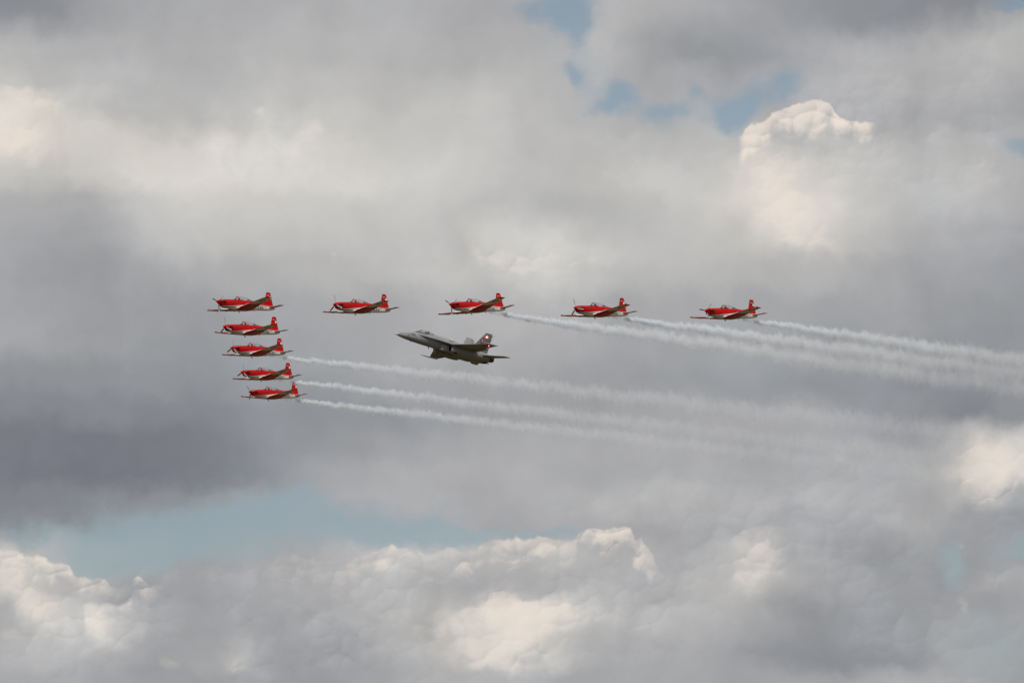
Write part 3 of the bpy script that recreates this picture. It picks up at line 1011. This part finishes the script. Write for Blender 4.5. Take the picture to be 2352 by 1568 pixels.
def build_jet():
    root = empty('fighter_jet', Matrix())
    n = 36
    global NB
    keep = NB
    rings = []
    for row in HEAVY:
        r = body_ring(row, 0.92)
        if 3.15 < row[0] < 6.12:
            sill = 4
            for k in range(-sill + 1, sill):
                q = abs(k)
                y0_, zs = r[sill][1], r[sill][2]
                yy = y0_ * (0.93 if q == 3 else 0.88 if q == 2 else 0.45 * q)
                r[k % n] = (-row[0], math.copysign(yy, k) if k else 0.0, zs if q == 3 else zs - 0.62)
        rings.append(r)
    i0 = [i for i, r in enumerate(HEAVY) if r[0] == 3.12][0]
    i1 = [i for i, r in enumerate(HEAVY) if r[0] == 6.14][0]

    def slot(i, j):
        jj = j if j < n / 2 else j - n
        return 1 if (i0 <= i < i1 and -4 <= jj < 4) else 0
    fu = Shape().loft(rings, slots=slot)
    trunks, plates, lexes = [], [], []
    # engine trunks, one each side
    for sd in (1, -1):
        tr = [(8.18, 0.98, 1.47, -0.76, 0.03), (8.5, 0.85, 1.54, -0.83, 0.07), (9.0, 0.5, 1.58, -0.87, 0.13), (9.7, 0.10, 1.58, -0.88, 0.2), (11.2, 0.04, 1.52, -0.80, 0.30), (12.6, 0.03, 1.44, -0.70, 0.36),
              (13.8, 0.04, 1.30, -0.64, 0.38), (14.8, 0.10, 1.14, -0.62, 0.34), (15.15, 0.12, 1.06, -0.60, 0.30)]
        rr = []
        for a, y0_, y1_, z0_, z1_ in tr:
            cy, hw, cz, hh = (y0_ + y1_) / 2, (y1_ - y0_) / 2, (z0_ + z1_) / 2, (z1_ - z0_) / 2
            rr.append([(-a, sd * (cy + hw * math.copysign(abs(math.cos(t)) ** 0.7, math.cos(t))), cz + hh * math.copysign(abs(math.sin(t)) ** 0.7, math.sin(t)))
                       for t in [2 * math.pi * k / 24 for k in range(24)]])
        inner = [[(-8.19 - 0.5 * f_, y * (1 - 0.05) + sd * 0.0575, z * 0.93 - 0.025) for x, y, z in rr[0]] for f_ in (0.0, 1.0)]
        tk = Shape()
        tk.loft([inner[1], inner[0]] + rr, slots=lambda i, j: 1 if i == 0 else 0, cap0=True, cap_slot=1)
        trunks.append(tk)
        sp = Shape()
        sp.loft([[(-a, sd * y, z) for y, z in ((0.45, 0.05), (y1_, 0.03), (y1_ + 0.01, -0.2), (y1_ + 0.01, -0.5), (y1_ - 0.05, -0.68), (0.45, -0.72))]
                 for a, y1_ in ((7.08, 0.80), (7.14, 0.86), (8.0, 0.94), (8.6, 0.96))])
        plates.append(sp)
    # leading edge extensions
    for sd in (1, -1):
        lxs = Shape()
        lx = [(3.40, 0.50, 0.545), (3.55, 0.60, 0.53), (4.6, 0.82, 0.47), (5.4, 0.97, 0.41), (6.2, 1.13, 0.36), (7.25, 1.42, 0.22), (7.9, 1.68, 0.11), (8.25, 1.84, 0.06), (8.9, 1.95, 0.05), (12.4, 1.55, 0.10)]
        rr = []
        for a, y, z in lx:
            zi = lerp_table([(3.4, 0.56), (5.5, 0.52), (7.3, 0.42), (8.3, 0.32), (12.4, 0.26)], a)[0]
            rr.append([(-a, sd * 0.35, zi + 0.05), (-a, sd * (0.35 + (y - 0.35) * 0.6), zi * 0.4 + z * 0.6 + 0.055), (-a, sd * y, z + 0.012), (-a, sd * (y - 0.0), z - 0.012),
                       (-a, sd * (0.35 + (y - 0.35) * 0.6), zi * 0.4 + z * 0.6 - 0.06), (-a, sd * 0.35, zi - 0.10)])
        lxs.loft(rr)
        lexes.append(lxs)
    fus = fu.build('fuselage', [M['jet'], M['cockpit']], root, JOFF, angle=38)
    for x_ in trunks:
        x_.build('engine_intake', [M['jet'], M['dark']], root, JOFF, angle=38)
    for x_ in plates:
        x_.build('splitter_plate', M['jet'], fus)
    for x_ in lexes:
        x_.build('leading_edge_extension', M['jet'], root, JOFF, angle=38)
    lettering('010', 2.33, 2.90, 0.40, jet_side, M['mark_black'], fus, 'hull_number', 0.012, hgt=0.30, slant=-0.10)
    for a0, z0, z1, c0, c1, rk in ((2.55, -0.35, -0.56, 0.12, 0.08, 0.05), (5.48, -0.46, -0.80, 0.20, 0.12, 0.12), (7.3, 1.24, 1.34, 0.26, 0.12, 0.08), (9.30, 1.10, 1.40, 0.22, 0.10, 0.14)):
        s = Shape()
        s.loft([foil(a0, a0 + c0, 0.0, z0, 0.16, vertical=True), foil(a0 + rk, a0 + rk + c1, 0.0, z1, 0.16, vertical=True)])
        s.build('blade_antenna', M['mark_white'] if z1 > 0 else M['jet'], fus)
    for q, (a, z) in enumerate(((1.9, 0.16), (2.05, 0.35), (3.15, 0.12))):
        y = jet_side(a, z)
        s = Shape()
        s.tube([(-a, y - 0.02, z), (-a + 0.04, y + 0.08, z), (-a + 0.22, y + 0.085, z)], [0.025, 0.022, 0.012], 8)
        s.build('pitot_probe', M['steel'], fus)
    for sd in (1, -1):
        s = Shape()
        c0 = len(s.v)
        for a, z, y in ((8.44, 0.72, 0), (8.58, 0.90, 0), (9.04, 0.94, 0), (9.16, 0.74, 0)):
            s.v.append((-a, sd * (jet_side(a, z) + 0.012), z))
        s.f.append((c0, c0 + 1, c0 + 2, c0 + 3))
        s.k.append(0)
        s.build('vent_panel', M['dark'], fus)
    # canopy, frame, seat
    GL = [(3.05, 0.88, 0.20), (3.3, 1.00, 0.34), (3.7, 1.18, 0.42), (4.2, 1.37, 0.46), (4.6, 1.47, 0.48), (5.1, 1.52, 0.49), (5.6, 1.45, 0.46), (6.0, 1.34, 0.38), (6.35, 1.24, 0.22)]

    def base(a):
        return lerp_table([(3.0, 0.84), (4.2, 0.90), (5.2, 1.0), (6.35, 1.17)], a)[0]

    def arch(a, zt, w, n_=16):
        zs = base(a)
        return [(-a, w * math.cos(math.pi * k / n_), zs + (zt - zs) * math.sin(math.pi * k / n_) ** 0.9) for k in range(n_ + 1)]
    fine = []
    for r0, r1 in zip(GL, GL[1:]):
        for q in range(3):
            fine.append(tuple(x + (y - x) * q / 3 for x, y in zip(r0, r1)))
    fine.append(GL[-1])
    fine.sort()
    s = Shape().loft([arch(*r) for r in fine if r[0] <= 4.21], cap0=False, cap1=False, closed=False)
    s.build('windshield', M['amber'], root, JOFF, angle=80)
    s = Shape().loft([arch(*r) for r in fine if r[0] >= 4.19], cap0=False, cap1=False, closed=False)
    cn = s.build('canopy', M['clear'], root, JOFF, angle=80)
    s = Shape()
    s.tube(arch(4.2, 1.375, 0.465, 24), 0.04, 8)
    s.build('canopy_frame', M['jet'], cn)
    for sd in (1, -1):
        s = Shape()
        s.tube([(-a, sd * lerp_table(GL, a)[1], base(a) + 0.01) for a in (3.1, 3.6, 4.2, 5.0, 5.6, 6.0, 6.3)], 0.035, 8)
        s.build('canopy_rail', M['jet'], cn)
    s = Shape()
    s.loft([[(-5.02 - 0.22 * f_, y, 0.45 + f_ * 0.9) for y in (-0.24, 0.24)] + [(-5.26 - 0.22 * f_, y, 0.45 + f_ * 0.9) for y in (0.24, -0.24)] for f_ in (0, 0.7, 1.0)])
    s.build('seat', M['dark'], root, JOFF)
    s = Shape()
    s.loft([[(-3.85 + dx, y, z) for y, z in ((-0.34, 0.5), (0.34, 0.5), (0.32, 0.98), (0.16, 1.10), (-0.16, 1.10), (-0.32, 0.98))] for dx in (0.30, -0.15)])
    s.build('instrument_panel', M['cockpit'], root, JOFF)
    # wings with rails and drooped inner flap
    for sd in (1, -1):
        w = Shape()
        w.loft([foil(le, te, y * sd, z, tc, 9) for y, le, te, z, tc in
                [(1.2, 8.0, 12.0, 0.12, 0.05), (1.84, 8.24, 12.05, 0.09, 0.05), (3.86, 9.53, 11.98, 0.08, 0.045), (3.90, 9.56, 12.16, 0.08, 0.045), (5.62, 10.70, 12.04, 0.08, 0.035)]])
        wg = w.build('wing', M['jet'], root, JOFF, angle=50)
        fl = Shape()
        fl.loft([foil(11.75, te, y * sd, z, tc, 6) for y, te, z, tc in [(1.5, 12.60, 0.01, 0.10), (3.78, 12.52, 0.02, 0.09)]])
        fl.build('flap', M['jet'], wg)
        rl = Shape()
        rl.tube([(-9.28, 5.76 * sd, 0.06), (-9.42, 5.76 * sd, 0.065), (-9.75, 5.76 * sd, 0.075), (-10.6, 5.76 * sd, 0.08), (-11.9, 5.76 * sd, 0.10), (-12.22, 5.76 * sd, 0.11)],
                [0.02, 0.045, 0.055, 0.09, 0.09, 0.03], 10, flat=(0.75, 1.0))
        rl.build('missile_rail', M['jet'], wg)
        rd = Shape()
        b0 = len(rd.v)
        zz = 0.0
        rd.v += [(-10.75 - 0.38 * math.cos(2 * math.pi * k / 24), sd * (4.55 + 0.38 * math.sin(2 * math.pi * k / 24)), -0.005) for k in range(24)]
        rd.f.append(tuple(range(24)))
        rd.k.append(0)
        rd.build('roundel', M['jet_roundel'], wg)
        # canted fins
        ca, sa = math.cos(R(20)), math.sin(R(20))

        def fin_pt(x, h, zz_):          # zz_ along the fin, h across it
            return (x, sd * (1.07 + (zz_ - 0.42) * 0.358 + h * ca), zz_ - h * sa)
        FN = [(0.30, 11.45, 14.62, 0.10), (0.80, 11.95, 14.62, 0.09), (1.6, 12.61, 14.62, 0.075), (2.4, 13.26, 14.60, 0.06), (2.70, 13.50, 14.58, 0.05)]
        f = Shape()
        f.loft([[fin_pt(x, h * t / 0.0001, z) for x, h, z in foil(le, te, 0.0, z, 0.0001 / (te - le), 8, vertical=True)] for z, le, te, t in FN])
        fin = f.build('tail_fin', M['jet_fin'], root, JOFF, angle=50)

        def on_fin(a, z, lift=0.045):
            return Vector(fin_pt(-a, lift, z))
        em = Shape()
        c_a, c_z, r_ = 13.17, 1.68, 0.29
        em.v += [on_fin(c_a + r_ * math.cos(2 * math.pi * k / 24), c_z + r_ * math.sin(2 * math.pi * k / 24), 0.062) for k in range(24)]
        em.f.append(tuple(range(24)))
        em.k.append(0)
        em.build('cross_emblem', M['jet_emblem'], fin)
        for a, z, l0, l1 in ((14.6, 2.46, 0.45, 0.22), (14.6, 2.14, 0.85, 0.18), (14.6, 1.95, 0.5, 0.12)):
            c0 = on_fin(a - l0, z, 0.0)
            c1 = on_fin(a + l1, z, 0.0)
            fp = Shape()
            fp.tube([c0, c0.lerp(c1, 0.3), c0.lerp(c1, 0.8), c1], [0.03, 0.06, 0.06, 0.03], 8)
            fp.build('fin_fairing', M['jet'], fin)
        if sd == 1:
            bc = Shape()
            c0 = on_fin(13.74, 2.22, 0.09)
            bc.ball(tuple(c0), (0.13, 0.09, 0.10))
            bc.build('beacon', M['beacon'], fin)
            bc = Shape()
            bc.ball((-11.22, 5.14, 0.015), (0.05, 0.04, 0.04))
            bc.build('formation_light', M['beacon'], wg)
        # stabilators
        h = Shape()
        h.loft([foil(le, te, y * sd, z, tc, 8) for y, le, te, z, tc in
                [(0.95, 13.2, 15.55, -0.12, 0.05), (1.25, 13.36, 15.58, -0.12, 0.05), (2.95, 15.35, 16.62, -0.12, 0.04), (3.22, 15.72, 16.70, -0.12, 0.03), (3.28, 16.1, 16.66, -0.12, 0.02)]])
        h.build('tailplane', M['jet'], root, JOFF, angle=50)
        # nozzles
        s = Shape()
        pr = [(14.9, 0.46), (15.15, 0.475), (15.5, 0.45), (15.95, 0.37), (15.94, 0.33), (15.4, 0.34)]
        s.loft([[(-a, sd * 0.58 + r * math.cos(2 * math.pi * k / 24), -0.14 + r * math.sin(2 * math.pi * k / 24)) for k in range(24)] for a, r in pr], cap0=False)
        s.build('exhaust_nozzle', M['nozzle'], root, JOFF)
        # main gear doors and under-intake fairing
        s = Shape()
        s.ball((-10.3, 1.05 * sd, -0.84), (1.3, 0.30, 0.13))
        s.build('belly_fairing', M['jet'], fus)
        s = Shape()
        s.ball((-12.7, 0.95 * sd, -0.66), (0.9, 0.22, 0.10))
        s.build('belly_fairing', M['jet'], fus)
        s = Shape()
        s.ball((-9.0, 1.35 * sd, -0.82), (0.34, 0.14, 0.10))
        s.build('wheel_bay', M['dark'], fus)
    s = Shape()
    s.tube([(-15.0, 0, -0.50), (-15.5, 0, -0.54), (-15.85, 0, -0.64)], [0.05, 0.045, 0.06], 8)
    s.build('arrestor_hook', M['dark'], fus)
    return root


# ------------------------------------------------------------------ flying attitude
def attitude(yaw, pit, bank, px, py, dist, nose):
    """World matrix from a heading towards the left and the camera, and the place of the nose in the air."""
    y_, p_, b_ = R(yaw), R(pit), R(bank)
    fh = Vector((-math.cos(y_), -math.sin(y_), 0))
    lh = Vector((math.sin(y_), -math.cos(y_), 0))
    fw = fh * math.cos(p_) + Vector((0, 0, 1)) * math.sin(p_)
    u1 = -fh * math.sin(p_) + Vector((0, 0, 1)) * math.cos(p_)
    lf = lh * math.cos(b_) + u1 * math.sin(b_)
    up = -lh * math.sin(b_) + u1 * math.cos(b_)
    o = sight(px, py, dist)
    m = Matrix((fw, lf, up)).transposed().to_4x4()
    m.translation = o - m.to_3x3() @ nose
    return m


def sight(px, py, dist):
    """Point seen from the viewing place in a bearing, at a distance along the view."""
    f = 18450.0
    x, z_ = (px - 2048) / f * dist, -(py - 1365.5) / f * dist
    c, s = math.cos(TILT), math.sin(TILT)
    return EYE + Vector((x, c * dist - s * z_, s * dist + c * z_))


def children(o):
    return list(o.children)


def copy_tree(o, parent=None):
    c = o.copy()
    COL.objects.link(c)
    c.parent = parent
    for ch in children(o):
        copy_tree(ch, c)
    return c


# ------------------------------------------------------------------ pilots
def paint_pilot():
    m, g, b, pos = dress('flight_suit', 0.6)
    z = g.xyz(pos)[2]
    col = g.mix(g.step(z, 0.50, 0.52), (0.045, 0.055, 0.035, 1), (0.03, 0.03, 0.035, 1))
    g.put(b.inputs['Base Color'], wear(g, col, pos, 0.2, 6.0))
    return m


def build_person():
    J = [((0, 0, 0.10), .15), ((-0.04, 0, 0.30), .15), ((-0.03, 0, 0.46), .12), ((0.0, 0, 0.54), .065), ((0.03, 0, 0.66), .125), ((0.03, 0, 0.76), .10),
         ((-0.02, 0.19, 0.44), .065), ((0.05, 0.24, 0.22), .05), ((0.28, 0.12, 0.16), .042), ((0.36, 0.09, 0.16), .045),
         ((-0.02, -0.19, 0.44), .065), ((0.05, -0.24, 0.22), .05), ((0.28, -0.12, 0.16), .042), ((0.36, -0.09, 0.16), .045),
         ((0.03, 0.10, 0.08), .09), ((0.42, 0.12, 0.10), .07), ((0.62, 0.12, -0.16), .05), ((0.03, -0.10, 0.08), .09), ((0.42, -0.12, 0.10), .07), ((0.62, -0.12, -0.16), .05)]
    E_ = [(0, 1), (1, 2), (2, 3), (3, 4), (4, 5), (2, 6), (6, 7), (7, 8), (8, 9), (2, 10), (10, 11), (11, 12), (12, 13), (0, 14), (14, 15), (15, 16), (0, 17), (17, 18), (18, 19)]
    me = bpy.data.meshes.new('person')
    me.from_pydata([p for p, _ in J], E_, [])
    o = bpy.data.objects.new('person', me)
    COL.objects.link(o)
    sk = o.modifiers.new('skin', 'SKIN')
    for i, (_, r) in enumerate(J):
        me.skin_vertices[0].data[i].radius = (r, r)
        me.skin_vertices[0].data[i].use_root = (i == 0)
    sb = o.modifiers.new('smooth', 'SUBSURF')
    sb.levels = sb.render_levels = 1
    dg = bpy.context.evaluated_depsgraph_get()
    m2 = bpy.data.meshes.new_from_object(o.evaluated_get(dg))
    o.modifiers.clear()
    o.data = m2
    m2.name = 'person'
    bpy.data.meshes.remove(me)
    m2.materials.clear()
    m2.materials.append(paint_pilot())
    for p_ in m2.polygons:
        p_.use_smooth = True
    return o


# ------------------------------------------------------------------ ground far below the frame
def build_ground():
    m, g, b, pos = dress('dry_grass', 0.95, spec=0.1)
    n1 = g.noise(pos, 0.004, 5, 0.6, dim='3D')
    n2 = g.noise(pos, 0.15, 4, 0.6, dim='3D')
    col = g.mix(g.step(n1, 0.35, 0.65), (0.085, 0.060, 0.029, 1), (0.062, 0.050, 0.024, 1))
    col = g.mix(g.mul(n2, 0.5), col, (0.10, 0.075, 0.04, 1))
    g.put(b.inputs['Base Color'], col)
    s = Shape()
    rad = [0.0, 60, 250, 900, 3000, 9000, 26000]
    s.loft([[(max(r, 0.5) * math.cos(2 * math.pi * k / 48), max(r, 0.5) * math.sin(2 * math.pi * k / 48), 0.0) for k in range(48)] for r in rad], cap1=False)
    o = s.build('ground', m)
    o['kind'] = 'structure'
    return o


build_ground()

NUMBERS = ['A-934', 'A-938', 'A-931', 'A-916', 'A-925', 'A-918', 'A-926', 'A-929', 'A-914']
POSE = [(46.53, -1.0, 3.15, 863.5, 1205.1, 545.6), (46.36, -1.51, -0.34, 891.4, 1305.6, 564.1), (46.44, -1.38, 1.73, 921.0, 1390.6, 582.6),
        (46.42, -1.2, 2.16, 962.2, 1487.4, 603.7), (46.37, -1.68, 0.16, 994.4, 1565.9, 626.2), (46.53, -1.8, 1.76, 1331.6, 1217.1, 545.2),
        (46.35, -2.78, 5.53, 1795.9, 1216.9, 542.8), (46.98, -1.57, 1.75, 2294.2, 1230.8, 540.4), (46.95, -2.24, 1.05, 2817.7, 1241.7, 539.3)]
PROP = [-62, -6, 10, 12, -43, -4, -54, -16, -75]
LABELS = ['red propeller plane numbered A-934, without smoke, at the top of the left stack',
          'red propeller plane numbered A-938, without smoke, second from top of the left stack',
          'red propeller plane numbered A-931, trailing smoke in the middle of the left stack',
          'red propeller plane numbered A-916, trailing smoke, second from bottom of the left stack',
          'red propeller plane numbered A-925, trailing smoke at the bottom of the left stack',
          'red propeller plane numbered A-918, without smoke, above and ahead of the grey jet nose',
          'red propeller plane numbered A-926, trailing smoke directly above the grey jet',
          'red propeller plane numbered A-929, trailing smoke, second from the end of the upper row',
          'red propeller plane numbered A-914, trailing smoke, last at the far end of upper row']
first = build_trainer()
fleet = []
for i in range(9):
    o = first if i == 0 else copy_tree(first)
    fleet.append(o)
for i, o in enumerate(fleet):
    o.matrix_world = attitude(*POSE[i], OFF)
    tag(o, LABELS[i], 'airplane', 'red propeller planes flying in formation')
    for ch in o.children:
        if ch.name.split('.')[0] == 'propeller':
            ch.rotation_euler = (-R(PROP[i]), 0, 0)
        if ch.name.split('.')[0] == 'fuselage':
            lettering(NUMBERS[i], 6.40, 7.46, -0.165, body_side, M['mark_black'], ch, 'registration_number', hgt=0.235)

jet = build_jet()
jet.matrix_world = attitude(41.98, 6.51, 2.42, 1580.5, 1334.6, 578.8, JOFF)
tag(jet, 'grey twin-tailed fighter jet numbered 010 climbing between the red planes', 'fighter jet')

pilot = build_person()
for i, o in enumerate(fleet):
    p_ = pilot if i == 0 else pilot.copy()
    if i:
        COL.objects.link(p_)
    p_.matrix_world = attitude(*POSE[i], OFF) @ Matrix.Translation(OFF + Vector((-3.76, 0, -0.04)))
    tag(p_, 'pilot in dark helmet seated in the front cockpit of red plane ' + NUMBERS[i], 'person', 'pilots in the red planes')
p_ = pilot.copy()
COL.objects.link(p_)
p_.matrix_world = attitude(41.98, 6.51, 2.42, 1580.5, 1334.6, 578.8, JOFF) @ Matrix.Translation(JOFF + Vector((-4.98, 0, 0.58)))
tag(p_, 'pilot in dark helmet seated under the canopy of the grey fighter jet', 'person')


# ------------------------------------------------------------------ smoke
def smoke_material(name, tau, life, seed, grow):
    m = bpy.data.materials.new(name)
    m.use_nodes = True
    m.cycles.volume_step_rate = 0.02
    t = m.node_tree
    t.nodes.clear()
    g = G(t)
    pos = g.new('ShaderNodeTexCoord').outputs['Object']
    s = g.xyz(pos)
    x = s[0]
    rad = g.mad(g.m('POWER', g.m('MAXIMUM', x, 0.01), 0.60), grow, 0.12)
    inv = g.m('DIVIDE', 1.0, rad)
    cx = g.vec(g.mad(x, 0.95, seed), g.mul(g.mul(s[1], inv), 0.9), g.mad(g.mul(s[2], inv), 0.40, g.mul(x, 0.25)))
    wob = g.noise(g.vec(g.mad(x, 0.55, seed), 0.0, 0.0), 0.9, 3, 0.55, dim='3D', color=True)
    wv = g.xyz(g.vm('SUBTRACT', wob, (0.5, 0.5, 0.5)))
    yy = g.mad(wv[0], 1.2, g.mul(s[1], inv))
    zz = g.mad(wv[1], 1.2, g.mul(s[2], inv))
    r = g.m('SQRT', g.add(g.mul(yy, yy), g.mul(zz, zz)))
    n0 = g.noise(g.vec(g.mad(x, 0.3, seed), g.mul(s[1], 0.3), g.mul(s[2], 0.3)), 1.0, 3, 0.5, dim='3D', color=True)
    cx = g.vm('ADD', cx, g.vm('SCALE', g.vm('SUBTRACT', n0, (0.5, 0.5, 0.5)), scale=2.4))
    n1 = g.noise(cx, 1.4, 5, 0.62, dim='3D')
    k = g.mad(g.sub(n1, 0.5), 3.2, r)
    shape = g.sub(1.0, g.step(k, 0.10, 1.05))
    fade = g.mad(g.m('POWER', 2.71828, g.mul(x, -1.0 / 22.0)), 1.7, g.mul(g.m('POWER', 2.71828, g.mul(x, -1.0 / life)), 0.75))
    young = g.mad(g.step(x, 2.4, 4.0), 0.76, 0.24)
    puffs = g.mad(g.noise(g.vec(g.mad(x, 0.12, seed * 3.0), 0.0, 0.0), 1.0, 3, 0.6, dim='3D'), 1.2, 0.4)
    den = g.mul(g.mul(shape, inv), g.mul(g.mul(fade, young), g.mul(puffs, tau)))
    den = g.mul(den, g.step(x, 0.0, 0.8))
    v = g.new('ShaderNodeVolumePrincipled')
    v.inputs['Color'].default_value = (0.90, 0.95, 1.0, 1)
    v.inputs['Anisotropy'].default_value = 0.0
    g.put(v.inputs['Density'], den)
    o = g.new('ShaderNodeOutputMaterial')
    t.links.new(v.outputs[0], o.inputs['Volume'])
    return m


TRAILS = [(2, (3900, 1738), 150, 120, 0.72, 'thin white smoke trail behind plane A-931, topmost of the three lower trails'),
          (3, (3588, 1818), 130, 110, 0.72, 'thin white smoke trail behind plane A-916, middle one of the three lower trails'),
          (4, (3570, 1878), 130, 110, 0.72, 'thin white smoke trail behind plane A-925, lowest of the three lower trails'),
          (6, (4096, 1556), 150, 85, 0.95, 'white smoke trail behind plane A-926 passing below two red planes of upper row'),
          (7, (4096, 1496), 118, 85, 0.95, 'white smoke trail behind plane A-929 passing below the last red plane'),
          (8, (4096, 1444), 92, 80, 0.9, 'short white smoke trail behind plane A-914, the highest of the upper trails')]
for q, (i, end, length, life, tau, lab) in enumerate(TRAILS):
    mw = attitude(*POSE[i], OFF)
    start = mw @ (OFF + Vector((-6.45, 0.0, -0.60)))
    # heads away along the flight path; its slope makes it pass the far bearing
    hd = Vector((math.cos(R(POSE[i][0])), math.sin(R(POSE[i][0])), 0))
    best = None
    for st in range(-60, 61):
        dr = (hd + Vector((0, 0, st * 0.002))).normalized()
        lo, hi = 1.0, 400.0
        for _ in range(40):
            mid = (lo + hi) / 2
            w_ = start + dr * mid - EYE
            if 2048 + 18450 * w_.x / (w_.y * math.cos(TILT) + w_.z * math.sin(TILT)) < end[0]:
                lo = mid
            else:
                hi = mid
        w_ = start + dr * lo - EYE
        dep = w_.y * math.cos(TILT) + w_.z * math.sin(TILT)
        py = 1365.5 - 18450 * (w_.z * math.cos(TILT) - w_.y * math.sin(TILT)) / dep
        if best is None or abs(py - end[1]) < best[0]:
            best = (abs(py - end[1]), dr, lo)
    dr = best[1]
    L_ = best[2] + (12 if end[0] >= 4096 else 10)
    sy = dr.cross(Vector((0, 0, 1))).normalized()
    sz = sy.cross(dr)
    grow = 0.098 if q > 2 else 0.092
    s = Shape()
    rings = []
    xs = [0.0, 0.5, 1.5, 3, 5, 8] + [8 + (L_ - 8) * k / 24 for k in range(1, 25)]
    for x in xs:
        rr = (0.12 + grow * max(x, 0.01) ** 0.6) * 1.75
        rings.append([(x, rr * math.cos(2 * math.pi * k / 14), rr * math.sin(2 * math.pi * k / 14)) for k in range(14)])
    s.loft(rings)
    o = s.build('smoke_trail', smoke_material('smoke', tau, life, 13.7 * q, grow), None)
    m4 = Matrix((dr, -sy, sz)).transposed().to_4x4()
    m4.translation = start
    o.matrix_world = m4
    tag(o, lab, 'smoke trail', 'smoke trails behind the red planes')
